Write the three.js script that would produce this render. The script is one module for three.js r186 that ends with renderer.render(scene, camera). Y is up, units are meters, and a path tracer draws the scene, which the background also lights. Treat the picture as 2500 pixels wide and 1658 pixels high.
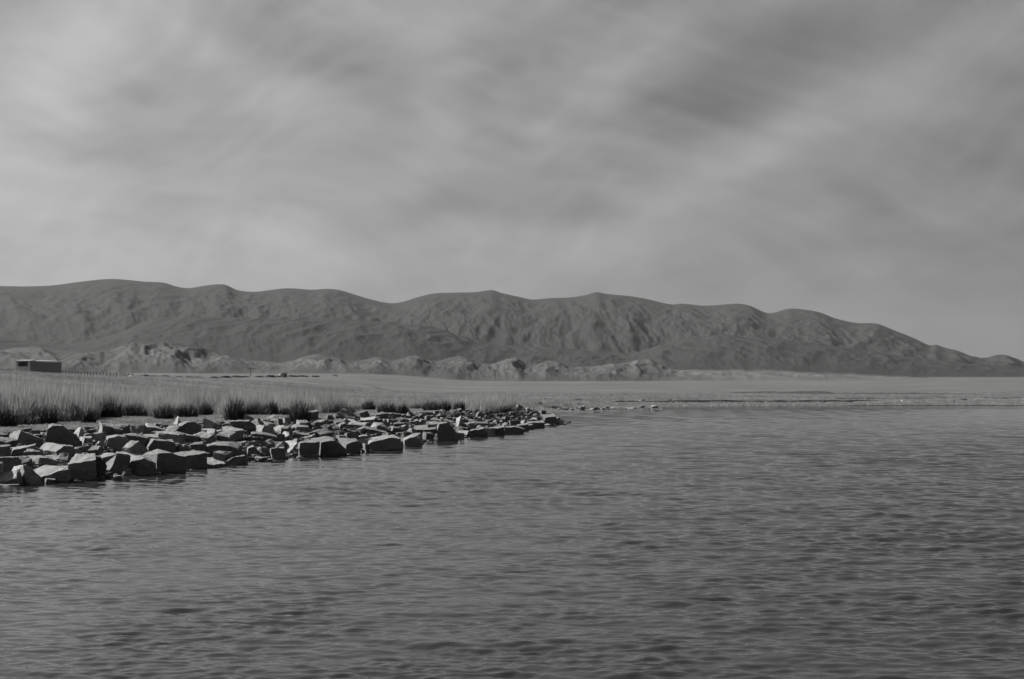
import * as THREE from 'three';
import { ConvexGeometry } from 'three/addons/geometries/ConvexGeometry.js';
import { TessellateModifier } from 'three/addons/modifiers/TessellateModifier.js';
import { ImprovedNoise } from 'three/addons/math/ImprovedNoise.js';
import { RoundedBoxGeometry } from 'three/addons/geometries/RoundedBoxGeometry.js';
import { mergeGeometries, toCreasedNormals } from 'three/addons/utils/BufferGeometryUtils.js';

// ------------------------------------------------------------------ camera, sky, sun, exposure
const scene = new THREE.Scene();
const F = 3472, EYE = 3, PITCH = Math.atan(121 / F);          // 50 mm lens on 35 mm film, eye 3 m above the lake
const camera = new THREE.PerspectiveCamera(2 * Math.atan(829 / F) * 180 / Math.PI, 2500 / 1658, 0.5, 20000);
camera.position.set(0, EYE, 0);
camera.rotation.x = PITCH;
camera.updateMatrixWorld();
scene.add(camera);

const renderer = new THREE.WebGLRenderer({ antialias: true });
renderer.toneMapping = THREE.LinearToneMapping;
renderer.toneMappingExposure = 3.0;
renderer.shadowMap.enabled = true;

const SUN_AZ = -66 * Math.PI / 180, SUN_EL = 33 * Math.PI / 180;   // left of the view and a little behind the bank
const sunDir = new THREE.Vector3(Math.sin(SUN_AZ) * Math.cos(SUN_EL), Math.sin(SUN_EL), -Math.cos(SUN_AZ) * Math.cos(SUN_EL));
const sun = new THREE.DirectionalLight(0xfffefc, 5);
sun.position.copy(sunDir).multiplyScalar(900);
sun.castShadow = true;
sun.shadow.mapSize.set(4096, 4096);
Object.assign(sun.shadow.camera, { left: -300, right: 300, top: 300, bottom: -300, near: 10, far: 2500 });
scene.add(sun, sun.target);

const noise = new ImprovedNoise();
const n3 = (x, y, z = 0) => noise.noise(x + 101.3, y + 57.7, z + 13.1);
function fbm(x, y, z, oct = 4, gain = 0.5, lac = 2.03) {
  let a = 1, s = 0, t = 0;
  for (let i = 0; i < oct; i++) { s += a * n3(x, y, z + i * 7.3); t += a; a *= gain; x *= lac; y *= lac; z *= lac; }
  return s / t;
}
function ridged(x, y, z, oct = 4) {
  let a = 1, s = 0, t = 0;
  for (let i = 0; i < oct; i++) { s += a * (1 - 2 * Math.abs(n3(x, y, z + i * 5.1))); t += a; a *= 0.5; x *= 2.07; y *= 2.07; }
  return s / t;
}
const clamp = (x, a = 0, b = 1) => Math.min(b, Math.max(a, x));
const sstep = (a, b, x) => { const t = clamp((x - a) / (b - a)); return t * t * (3 - 2 * t); };
const lerp = (a, b, t) => a + (b - a) * t;
function rng(seed) { let a = seed >>> 0; return () => { a = (a + 0x6D2B79F5) | 0; let t = Math.imul(a ^ (a >>> 15), 1 | a); t = (t + Math.imul(t ^ (t >>> 7), 61 | t)) ^ t; return ((t ^ (t >>> 14)) >>> 0) / 4294967296; }; }
function curve(pts) {                                          // piecewise smooth curve through [x, y] points
  return x => {
    if (x <= pts[0][0]) return pts[0][1];
    for (let i = 1; i < pts.length; i++) if (x <= pts[i][0]) {
      const [x0, y0] = pts[i - 1], [x1, y1] = pts[i], t = (x - x0) / (x1 - x0), h = x1 - x0;
      const m0 = i > 1 ? (y1 - pts[i - 2][1]) / (x1 - pts[i - 2][0]) : (y1 - y0) / h;
      const m1 = i < pts.length - 1 ? (pts[i + 1][1] - y0) / (pts[i + 1][0] - x0) : (y1 - y0) / h;
      const t2 = t * t, t3 = t2 * t;
      return (2 * t3 - 3 * t2 + 1) * y0 + (t3 - 2 * t2 + t) * h * m0 + (-2 * t3 + 3 * t2) * y1 + (t3 - t2) * h * m1;
    }
    return pts[pts.length - 1][1];
  };
}
// a sighting of the place (in the photograph's pixels) as a direction, a point at a distance, an angle
function sight(px, py) {
  const x = (px - 1250) / F, y = (829 - py) / F, c = Math.cos(PITCH), s = Math.sin(PITCH);
  const Y = y * c + s, Z = -c + y * s;                          // world direction (x, Y, Z)
  return [x / -Z, Y / -Z];                                      // per metre of depth
}
const at = (px, py, d) => { const [x, y] = sight(px, py); return new THREE.Vector3(x * d, EYE + y * d, -d); };

// sky: thin high cloud drawn out in streaks, brighter towards the sun; computed by direction
function makeSky() {
  const W = 3072, H = 1536, data = new Float32Array(W * H * 4);
  // soft large banks of cloud: [azimuth deg, elevation deg, reach along, reach across, turn deg, strength]
  const banks = [
    [-17.2, 11.8, 3.2, 2.6, 60, 0.20], [-19.5, 15.8, 2.5, 1.2, 20, -0.16], [-12.6, 14.0, 5.2, 0.9, -36, 0.10], [-14.5, 9.2, 1.5, 4, 10, -0.05],
    [-5.2, 12.3, 4.2, 1.2, -18, -0.17], [-3.2, 11.0, 2.6, 1.3, 62, 0.20], [-8.4, 12.4, 1.6, 1.1, 10, 0.06], [-1.6, 15.2, 5, 0.8, 35, 0.10],
    [-1.0, 7.6, 3.2, 0.9, -6, -0.13], [-8, 5.6, 9, 1.3, 2, 0.13], [2.5, 9.4, 5.5, 0.7, -38, 0.10], [4.6, 12.6, 3.6, 0.8, 40, 0.09],
    [3.2, 6.0, 4.5, 0.9, -4, 0.10], [8.6, 12.0, 4.8, 1.9, 24, -0.22], [12.3, 10.4, 9, 1.0, 27, 0.24], [17.5, 13.8, 5, 1.2, 30, -0.10], [16.2, 8.6, 6, 1.2, 25, -0.13],
    [9.5, 15.3, 5, 0.7, 28, 0.08], [17, 5.0, 6, 1.6, -20, -0.10], [11.6, 7.0, 4, 1, 20, 0.05], [-16, 6.2, 5, 1, 5, 0.05],
  ].map(b => [...b, Math.cos(b[4] * Math.PI / 180), Math.sin(b[4] * Math.PI / 180)]);
  for (let j = 0; j < H; j++) {
    const el = ((j + 0.5) / H - 0.5) * Math.PI, elD = el * 180 / Math.PI;
    for (let i = 0; i < W; i++) {
      const k = (j * W + i) * 4, th = ((i + 0.5) / W - 0.5) * 2 * Math.PI;
      const dx = Math.cos(el) * Math.cos(th), dy = Math.sin(el), dz = Math.cos(el) * Math.sin(th);
      const ang = Math.acos(clamp(dx * sunDir.x + dy * sunDir.y + dz * sunDir.z, -1, 1)) * 180 / Math.PI;
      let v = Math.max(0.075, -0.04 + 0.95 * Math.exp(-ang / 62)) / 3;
      const up = Math.max(dy, 0);
      // cloud sheet far overhead
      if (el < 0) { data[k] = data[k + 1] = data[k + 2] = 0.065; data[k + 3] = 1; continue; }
      const q = 1 / (up + 0.24), cx = dx * q, cz = dz * q;
      const wx = cx + 0.35 * fbm(cx * 0.9, cz * 0.9, 3.1, 3), wz = cz + 0.35 * fbm(cx * 0.9, cz * 0.9, 9.4, 3);
      const ra = (wx * 0.82 + wz * 0.57), rb = (-wx * 0.57 + wz * 0.82);
      const streak = fbm(ra * 1.3, rb * 4.2, 0.5, 5, 0.52) * 0.30 + fbm(wx * 0.8, wz * 0.8, 21.7, 4) * 0.35 + fbm(ra * 5, rb * 12, 4.5, 3) * 0.07;
      // fibres and mottles of the thin cloud, the same all round the sky
      const w1 = n3(dx * 5, dy * 7, dz * 5) * 0.055, w2 = n3(dx * 5 + 9, dy * 7, dz * 5 + 4) * 0.055;
      const ex = dx + w1, ey = dy + w2, ez = dz - w1, tilt = ey * 1.6 + ex * 0.55;
      const mott = 0.30 * fbm(ex * 7, ey * 11, ez * 7, 4, 0.55) + 0.26 * fbm(ex * 9, tilt * 26, ez * 9, 5, 0.6) + 0.13 * ridged(ex * 14 + 5, (ey * 1.2 - ex * 0.6) * 30, ez * 14, 3);
      let m = 0.97 + (0.55 * streak + mott * 1.0) * sstep(-0.02, 0.12, up);
      const az = Math.atan2(dx, -dz) * 180 / Math.PI;
      if (az > -60 && az < 60 && elD > -2 && elD < 35) {
        const wa = az + 2.0 * fbm(az * 0.16, elD * 0.2, 1.7, 3), we = elD + 1.3 * fbm(az * 0.16, elD * 0.22, 5.9, 3);
        for (const [a0, e0, la, lb, , st, c, s] of banks) {
          const da = wa - a0, de = we - e0, u = (da * c + de * s) / la, w = (-da * s + de * c) / lb;
          m += 1.25 * st * Math.exp(-(u * u + w * w) * 0.8);
        }
      }
      v *= m * (1 - 0.06 * up);
      data[k] = data[k + 1] = data[k + 2] = v; data[k + 3] = 1;
    }
  }
  const t = new THREE.DataTexture(data, W, H, THREE.RGBAFormat, THREE.FloatType);
  t.mapping = THREE.EquirectangularReflectionMapping;
  t.magFilter = t.minFilter = THREE.LinearFilter;
  t.needsUpdate = true;
  return t;
}
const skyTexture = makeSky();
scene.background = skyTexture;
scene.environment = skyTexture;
scene.fog = new THREE.FogExp2(new THREE.Color().setRGB(0.9, 0.9, 0.9), 0.000012);

// ------------------------------------------------------------------ names and tags
const taken = new Map();
function numbered(name) { const n = taken.get(name) || 0; taken.set(name, n + 1); return n ? `${name}_${String(n).padStart(3, '0')}` : name; }
function tag(o, label, category, group, kind) {
  if (label) o.userData.label = label;
  if (category) o.userData.category = category;
  if (group) o.userData.group = group;
  if (kind) o.userData.kind = kind;
  o.traverse(c => { c.castShadow = c.receiveShadow = true; });
  return o;
}
function put(name, geometry, material, parent = scene) { const m = new THREE.Mesh(geometry, material); m.name = parent === scene ? numbered(name) : name; parent.add(m); m.castShadow = m.receiveShadow = true; return m; }
function thing(name, pos, turn = 0) { const g = new THREE.Group(); g.name = numbered(name); g.position.copy(pos); g.rotation.y = turn; scene.add(g); return g; }

// ------------------------------------------------------------------ procedural textures
function tex(size, fn, srgb = false) {
  const d = new Uint8Array(size * size * 4);
  for (let j = 0; j < size; j++) for (let i = 0; i < size; i++) {
    const v = clamp(fn(i / size, j / size)) * 255, k = (j * size + i) * 4;
    d[k] = d[k + 1] = d[k + 2] = v; d[k + 3] = 255;
  }
  const t = new THREE.DataTexture(d, size, size);
  t.wrapS = t.wrapT = THREE.RepeatWrapping; t.magFilter = THREE.LinearFilter; t.minFilter = THREE.LinearMipmapLinearFilter; t.generateMipmaps = true;
  if (srgb) t.colorSpace = THREE.SRGBColorSpace;
  t.needsUpdate = true;
  return t;
}
// tileable fbm on a torus blend
function tileF(f) { return (u, v) => { const a = f(u, v), b = f(u - 1, v), c = f(u, v - 1), d = f(u - 1, v - 1), su = u, sv = v; return lerp(lerp(a, b, su), lerp(c, d, su), sv); }; }
const R0 = rng(5);
const rockTex = tex(512, tileF((u, v) => 0.74 + 0.42 * fbm(u * 9, v * 9, 2.2, 5, 0.62) + 0.22 * fbm(u * 60, v * 60, 8, 2) ));
const rockBump = tex(512, tileF((u, v) => 0.5 + 0.6 * fbm(u * 12, v * 12, 4.4, 5, 0.62)));
const soilTex = tex(512, tileF((u, v) => 0.72 + 0.45 * fbm(u * 14, v * 14, 6.2, 5, 0.7) + 0.25 * n3(u * 120, v * 120, 3)));
const soilBump = tex(512, tileF((u, v) => 0.5 + 0.7 * fbm(u * 20, v * 20, 1.4, 5, 0.7)));
const grey = v => new THREE.Color().setRGB(v, v, v);
const M = {
  rock: [0.15, 0.115, 0.21].map(v => new THREE.MeshPhysicalMaterial({ specularIntensity: 0.3, color: grey(v), map: rockTex, bumpMap: rockBump, bumpScale: 0.05, roughness: 0.9 })),
  ground: new THREE.MeshPhysicalMaterial({ specularIntensity: 0.08, color: grey(1), vertexColors: true, map: soilTex, bumpMap: soilBump, bumpScale: 0.05, roughness: 0.95 }),
  hills: new THREE.MeshPhysicalMaterial({ specularIntensity: 0.05, color: grey(1), vertexColors: true, roughness: 1 }),
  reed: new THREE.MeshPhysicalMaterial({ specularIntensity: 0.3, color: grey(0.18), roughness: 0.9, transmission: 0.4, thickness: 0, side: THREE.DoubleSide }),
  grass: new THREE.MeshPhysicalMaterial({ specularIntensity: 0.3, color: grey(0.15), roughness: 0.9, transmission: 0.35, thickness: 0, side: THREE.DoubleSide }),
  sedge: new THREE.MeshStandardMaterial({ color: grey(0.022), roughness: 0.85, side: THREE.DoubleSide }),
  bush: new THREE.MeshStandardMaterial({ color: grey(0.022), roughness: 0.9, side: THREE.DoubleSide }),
  white: new THREE.MeshStandardMaterial({ color: grey(0.7), map: rockTex, roughness: 0.8 }),
  pale: new THREE.MeshPhysicalMaterial({ specularIntensity: 0.2, color: grey(0.3), map: rockTex, roughness: 0.9 }),
  wall: new THREE.MeshStandardMaterial({ color: grey(0.28), map: rockTex, bumpMap: rockBump, bumpScale: 0.02, roughness: 0.9 }),
  inside: new THREE.MeshStandardMaterial({ color: grey(0.3), roughness: 0.95 }),
  wood: new THREE.MeshStandardMaterial({ color: grey(0.05), roughness: 0.85 }),
  carPaint: new THREE.MeshPhysicalMaterial({ color: grey(0.7), roughness: 0.35, clearcoat: 0.6 }),
  carDark: new THREE.MeshStandardMaterial({ color: grey(0.03), roughness: 0.5 }),
  glass: new THREE.MeshStandardMaterial({ color: grey(0.02), roughness: 0.1 }),
};

// ------------------------------------------------------------------ the land
const shore = [[-60, 40], [-24, 0], [-18.6, -32], [-15.8, -43.8], [-14.7, -46], [-13.8, -47.2], [-12.7, -50.6], [-11.6, -54.6], [-10.6, -58], [-9.3, -62.2], [-7.5, -66.2], [-5.7, -73.8], [-4.3, -81.4], [-3.2, -87], [-1.5, -92], [-0.2, -96], [1.3, -106], [2.7, -114.5], [4.0, -121], [5.2, -128], [4.4, -138], [3.4, -158], [4.8, -178], [12, -187], [20.6, -205], [24.2, -214], [23, -222], [20, -240], [33, -254], [56, -260], [91, -255], [180, -240], [320, -225], [900, -150], [2500, 100]];
function inland(x, z) {                                        // signed distance to the shoreline, positive on land
  let best = 1e9, sg = 1;
  for (let i = 1; i < shore.length; i++) {
    const [ax, az] = shore[i - 1], [bx, bz] = shore[i], ux = bx - ax, uz = bz - az, L2 = ux * ux + uz * uz;
    const t = clamp(((x - ax) * ux + (z - az) * uz) / L2), qx = x - ax - t * ux, qz = z - az - t * uz, d = qx * qx + qz * qz;
    if (d < best - 1e-9) {
      best = d;
      let c = ux * (z - az) - uz * (x - ax);                   // side
      if (t === 1 && i < shore.length - 1) { const [cx, cz] = shore[i + 1], vx = cx - bx, vz = cz - bz, c2 = vx * (z - bz) - vz * (x - bx); const turn = ux * vz - uz * vx; c = turn > 0 ? Math.min(c, c2) : Math.max(c, c2); }
      sg = c < 0 ? 1 : -1;
    }
  }
  return sg * Math.sqrt(best);
}
const bankWidth = z => lerp(9.5, 4.6, clamp((-z - 45) / 80));
function land(x, z, detail = true) {
  const s = inland(x, z), d = Math.hypot(x, z);
  if (s < 0) return Math.max(-3, 0.25 * s) - 0.08;
  const steep = 1 - sstep(128, 165, -z), w = bankWidth(z);
  const bank = 1.42 * sstep(-w * 0.25, w, s) - 0.22, flat = 0.42 * sstep(0, 22, s) + 0.85 * sstep(20, 260, s) - 0.03;
  let h = lerp(flat, bank, steep);
  if (steep < 1) h = Math.max(h, flat);
  const dx = Math.max(0, -x - 20) / 76;
  h += 7 * (1 - Math.exp(-dx * dx)) * sstep(12, 60, s);
  h += 0.0125 * Math.max(0, d - 620) ;
  if (detail) h += (0.05 * fbm(x * 0.5, z * 0.5, 1, 3) + 0.12 * fbm(x * 0.08, z * 0.08, 4, 2) + 0.6 * fbm(x * 0.008, z * 0.008, 2, 2) * sstep(300, 700, d)) * sstep(0, 6, s);
  return h;
}
function footing(px, py, from = 35, to = 400) {                // depth at which a sight line meets the land or the lake
  const [sx, sy] = sight(px, py);
  for (let d = from; d < to; d += d < 160 ? 0.2 : 1) if (EYE + sy * d <= Math.max(0, land(sx * d, -d, false))) return d;
  return to;
}
function sheet(xs, zs, height, color) {
  const nx = xs.length, nz = zs.length, P = new Float32Array(nx * nz * 3), C = color && new Float32Array(nx * nz * 3), U = new Float32Array(nx * nz * 2), I = [];
  for (let j = 0; j < nz; j++) for (let i = 0; i < nx; i++) {
    const k = j * nx + i, x = xs[i], z = zs[j], y = height(x, z);
    P.set([x, y, z], k * 3); U.set([x / 4, z / 4], k * 2);
    if (C) { const c = color(x, z, y); C.set([c, c, c], k * 3); }
    if (i && j) { const a = k - nx - 1, b = k - nx, c = k - 1; I.push(a, c, b, b, c, k); }
  }
  const g = new THREE.BufferGeometry();
  g.setAttribute('position', new THREE.BufferAttribute(P, 3)); g.setAttribute('uv', new THREE.BufferAttribute(U, 2));
  if (C) g.setAttribute('color', new THREE.BufferAttribute(C, 3));
  g.setIndex(I); g.computeVertexNormals();
  return g;
}
{
  const xs = [], zs = [];
  for (let i = 0; i <= 320; i++) { const t = i / 160 - 1; xs.push(-6 + Math.sinh(t * 6.3) / Math.sinh(6.3) * 1700); }
  for (let i = 0; i <= 60; i++) zs.push(120 - i * 2.5);
  for (let d = 30; d < 2200; d *= 1.0105) zs.push(-d);
  zs.sort((a, b) => b - a);
  const g = sheet(xs, zs, (x, z) => land(x, z) - 40 * sstep(1480, 1700, Math.hypot(x, z)), (x, z, y) => {
    const s = inland(x, z), d = Math.hypot(x, z);
    let c = 0.075 + 0.03 * fbm(x * 0.06, z * 0.06, 3, 3);
    c = lerp(c, 0.088 + 0.03 * fbm(x * 0.02, z * 0.035, 8, 4), sstep(90, 260, d));        // pale dry plain
    c *= 1 + (0.3 * fbm(x * 0.004, z * 0.012, 15, 4) + 0.75 * fbm(x * 0.022, z * 0.045, 18, 5, 0.65)) * sstep(200, 400, d);
    if (s > 0 && s < bankWidth(z) && z > -140) c *= 0.4;                                 // shade of the gaps between the stones, put into the soil colour
    return clamp(c, 0.03, 0.4);
  });
  tag(put('ground', g, M.ground), 'dry grassy shore and pale plain running back to the hills', null, null, 'structure');
}

// ------------------------------------------------------------------ hills
function skyline(pts) { const c = curve(pts.map(([px, py]) => { const [x, y] = sight(px, py), k = Math.hypot(x, 1); return [Math.atan(x), y / k]; })); return c; }
const ridgeFar = skyline([[-1500, 800], [-900, 740], [-400, 712], [-150, 700], [0, 698], [60, 699], [130, 696], [200, 687], [260, 681], [300, 682], [350, 687], [400, 690], [430, 699], [460, 703], [500, 697], [530, 694], [550, 695], [580, 708], [620, 712], [660, 708], [690, 704], [720, 704], [760, 707], [800, 705], [830, 708], [870, 720], [910, 732], [955, 740], [985, 736], [1020, 725], [1060, 716], [1110, 714], [1160, 713], [1200, 708], [1225, 715], [1265, 724], [1300, 731], [1340, 728], [1390, 726], [1430, 720], [1455, 713], [1480, 717], [1540, 723], [1580, 730], [1640, 743], [1665, 741], [1720, 746], [1770, 743], [1800, 741], [1830, 746], [1870, 763], [1890, 763], [1910, 757], [1930, 753], [1960, 755], [2000, 762], [2040, 777], [2090, 788], [2140, 790], [2180, 805], [2230, 825], [2270, 843], [2285, 842], [2310, 850], [2340, 857], [2380, 872], [2410, 875], [2430, 867], [2455, 867], [2480, 876], [2500, 885], [2600, 900], [2900, 905], [4000, 900]]);
const ridgeMid = skyline([[-1500, 850], [-400, 815], [-100, 812], [0, 820], [60, 832], [120, 836], [190, 838], [260, 822], [330, 795], [380, 780], [450, 773], [560, 775], [700, 772], [800, 776], [900, 782], [1000, 790], [1080, 803], [1130, 820], [1190, 836], [1260, 846], [1350, 846], [1450, 856], [1540, 862], [1580, 852], [1620, 838], [1700, 822], [1800, 818], [1900, 826], [2000, 838], [2100, 852], [2200, 868], [2300, 880], [2400, 890], [2500, 900], [2900, 910], [4000, 910]]);
const ridgeNear = skyline([[-1500, 870], [-400, 860], [-100, 858], [0, 852], [60, 848], [140, 853], [200, 860], [260, 853], [330, 838], [420, 838], [480, 848], [560, 870], [640, 885], [700, 886], [770, 864], [810, 872], [870, 882], [920, 870], [960, 881], [1010, 869], [1060, 882], [1130, 869], [1180, 890], [1260, 873], [1290, 888], [1350, 881], [1400, 896], [1450, 894], [1500, 888], [1560, 880], [1588, 877], [1630, 900], [1700, 906], [1850, 906], [2000, 914], [2200, 922], [2500, 930], [4000, 930]]);
function hillParts(x, z) {
  const r = Math.hypot(x, z), az = Math.atan2(x, -z);
  const base = land(x, z, false);
  const layer = (ridge, foot, crest, amp, wl, seed, pw, sharp) => {
    const wob = fbm(az * 6, seed, 0.3, 3);
    const f = foot + (crest - foot) * 0.18 * wob, top = ridge(az) * crest + EYE;
    const t = (r - f) / (crest - f);
    if (t <= 0) return 0;
    const rise = Math.max(0, top - base);
    if (t > 1) return rise * Math.max(0, 1 - ((r - crest) / (crest - foot)) ** 2 * 0.9);
    const ax = az * crest / wl + 0.22 * fbm(r / wl * 0.25, az * 14, seed, 2);
    const sp = ridged(ax, r / wl * 0.11 + seed, seed, 5) + 0.25 * fbm(ax * 4, r / wl * 0.9, seed + 4, 3);
    const body = Math.pow(t, pw);
    return Math.max(0, rise * body + amp * (sp - 0.35) * sharp(t) * Math.min(1, rise / (amp * 2.2)));
  };
  const A = layer(ridgeFar, 2500, 4700, 34, 150, 3.7, 1.05, t => 2.2 * t * (1 - t));
  const B = layer(ridgeMid, 1800, 2900, 13, 95, 11.2, 0.95, t => 2.4 * t * (1 - t));
  const D = layer(ridgeNear, 1380, 1900, 18, 40, 21.4, 0.9, t => 2.6 * t * (1 - t) + 0.12 * t);
  return [A, B, D, base, r, az];
}
{
  const NA = 1300, radii = [];
  for (let r = 1320; r < 2000; r += 8) radii.push(r);
  for (let r = 2000; r < 3000; r += 14) radii.push(r);
  for (let r = 3000; r < 4760; r += 26) radii.push(r);
  for (let r = 4760; r < 7000; r += 220) radii.push(r);
  const nx = NA + 1, P = new Float32Array(nx * radii.length * 3), C = new Float32Array(nx * radii.length * 3), I = [];
  radii.forEach((r, j) => {
    for (let i = 0; i < nx; i++) {
      const s = i / NA * 2 - 1, az = (0.55 * s + 0.45 * s ** 5) * 0.80;      // denser where the valley is seen head-on
      const x = Math.sin(az) * r, z = -Math.cos(az) * r, k = j * nx + i;
      const [A, B, D, base] = hillParts(x, z);
      const h = Math.max(A, B, D);
      P.set([x, base + h - 4 * (1 - sstep(1330, 1450, r)) + (h > 8 ? Math.min(1, h / 60) * (5 * fbm(x / 60, z / 160, 33, 4, 0.6) - 6 * Math.abs(n3(x / 38, z / 300, 44))) * (r > 4500 ? 0 : 1) : 0), z], k * 3);
      const pxl = 1250 + Math.tan(az) * F, mott = fbm(x / 120, h / 45, z / 500 + 5, 5, 0.6), fine = fbm(x / 24, h / 14, z / 160 + 9, 4, 0.65);
      let c = 0.066;
      if (h > 1) {
        const cS = 0.0125 * (1 + 0.5 * mott + 0.9 * fine), cD = lerp(0.037, 0.056, sstep(1590, 1680, pxl)) * (1 + 1.0 * mott + 0.7 * fine);
        c = D > A && D > B ? cD : cS;                     // one dark scrub on every slope, pale bare soil on the foothills
        if (D > 1 && D >= B - 4) c = lerp(cD, B > D ? cS : cD, B > D ? sstep(0, 4, B - D) : 1);
        c = lerp(0.058 * (1 + 0.5 * fbm(x / 30, z / 90, 3, 4, 0.6)), c, sstep(0.2, 2.5, h));
      }
      const scar = ridged(az * 55 + 0.12 * mott, r / 1500, 17, 4);
      if (scar > 0.55) c *= 1 + 0.55 * sstep(0.55, 0.9, scar) * sstep(-0.05, 0.25, mott) * (h > 20 ? 1 : 0.2);       // bare eroded gullies
      c = clamp(c, 0.02, 0.4);
      C.set([c, c, c], k * 3);
      if (i && j) I.push(k - nx - 1, k - nx, k - 1, k - nx, k, k - 1);
    }
  });
  const g = new THREE.BufferGeometry();
  g.setAttribute('position', new THREE.BufferAttribute(P, 3)); g.setAttribute('color', new THREE.BufferAttribute(C, 3)); g.setIndex(I); g.computeVertexNormals();
  if (g.attributes.normal.getY(nx * 20 + 700) < 0) { for (let i = 0; i < I.length; i += 3) [I[i + 1], I[i + 2]] = [I[i + 2], I[i + 1]]; g.setIndex(I); g.computeVertexNormals(); }
  tag(put('hills', g, M.hills), 'bare hazy hills with eroded pale foothills beyond the plain', null, null, 'structure');
}

// ------------------------------------------------------------------ the lake
{
  const R = rng(77), waves = [];
  for (let i = 0; i < 60; i++) {
    const t = i / 59, lam = 0.16 * Math.pow(15, Math.pow(t, 1.9)), spread = lerp(1.2, 0.65, t);
    const dir = -Math.PI / 2 + 0.10 + (R() + R() - 1) * spread;                // crests nearly square to the view
    waves.push({ k: 2 * Math.PI / lam, c: Math.cos(dir), s: Math.sin(dir), p: R() * 6.28, a: 0.0088 * lam * lerp(1, 0.4, sstep(0.42, 0.75, lam)), lam });
  }
  const zs = [];
  for (let z = 70; z > -10; z -= 4) zs.push(z);
  for (let d = 11; d < 230; d += Math.max(0.036, 0.0027 * d)) zs.push(-d);
  for (let d = 230; d < 420; d *= 1.01) zs.push(-d);
  const N = 640, nx = N + 1, P = new Float32Array(nx * zs.length * 3), Nn = new Float32Array(nx * zs.length * 3), U = new Float32Array(nx * zs.length * 2), I = [];
  zs.forEach((z, j) => {
    const d = Math.max(12, -z), half = 0.42 * d + 3, step = Math.max(0.036, (zs[j ? j - 1 : 0] - zs[j ? j : 1]));
    for (let i = 0; i < nx; i++) {
      const s = i / N * 2 - 1, e = Math.abs(s) > 0.94 ? (Math.abs(s) - 0.94) / 0.06 : 0;
      const x = clamp(s / 0.94, -1, 1) * half + Math.sign(s) * e * e * 900, k = j * nx + i;
      let y = 0, gx = 0, gz = 0;
      if (-z > 8 && -z < 240 && e === 0) {
        const gust = clamp(0.9 + 0.8 * fbm(x * 0.05, z * 0.035, 6.6, 3) + 0.04 * x, 0.55, 1.8), fine = clamp(0.95 + 1.1 * fbm(x * 0.5, z * 0.4, 2.6, 3), 0.55, 1.6);
        for (const w of waves) {
          const f = sstep(2.2, 4.5, w.lam / step) * (1 - 0.6 * sstep(60, 150, -z)) * (1 - sstep(190, 235, -z)) * gust * (w.lam < 0.7 ? fine : 1);
          if (f <= 0) continue;
          const ph = w.k * (w.c * x + w.s * z) + w.p, a = w.a * f;
          y += a * (Math.sin(ph) + 0.25 * Math.sin(2 * ph + 0.9)); const g = a * w.k * (Math.cos(ph) + 0.5 * Math.cos(2 * ph + 0.9)); gx += g * w.c; gz += g * w.s;
        }
      }
      P.set([x, y, z], k * 3); U.set([x / 3.1, z / 3.1], k * 2);
      const l = Math.hypot(gx, 1, gz); Nn.set([-gx / l, 1 / l, -gz / l], k * 3);
      if (i && j) I.push(k - nx - 1, k - nx, k - 1, k - nx, k, k - 1);
    }
  });
  // winding up
  const a = I[0], b = I[1], c = I[2], cr = (P[b * 3 + 2] - P[a * 3 + 2]) * (P[c * 3] - P[a * 3]) - (P[b * 3] - P[a * 3]) * (P[c * 3 + 2] - P[a * 3 + 2]);
  if (cr < 0) for (let i = 0; i < I.length; i += 3) [I[i + 1], I[i + 2]] = [I[i + 2], I[i + 1]];
  const g = new THREE.BufferGeometry();
  g.setAttribute('position', new THREE.BufferAttribute(P, 3)); g.setAttribute('normal', new THREE.BufferAttribute(Nn, 3)); g.setAttribute('uv', new THREE.BufferAttribute(U, 2)); g.setIndex(I);
  const ripple = tex(1024, tileF((u, v) => 0.5 + 0.55 * fbm(u * 12, v * 20, 3.3, 4, 0.6)));
  const water = new THREE.MeshPhysicalMaterial({ color: grey(0.017), roughness: 0.04, ior: 1.333, bumpMap: ripple, bumpScale: 0.004 });
  tag(put('lake', g, water), 'rippled dark lake water filling the foreground', null, null, 'structure');
}

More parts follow.
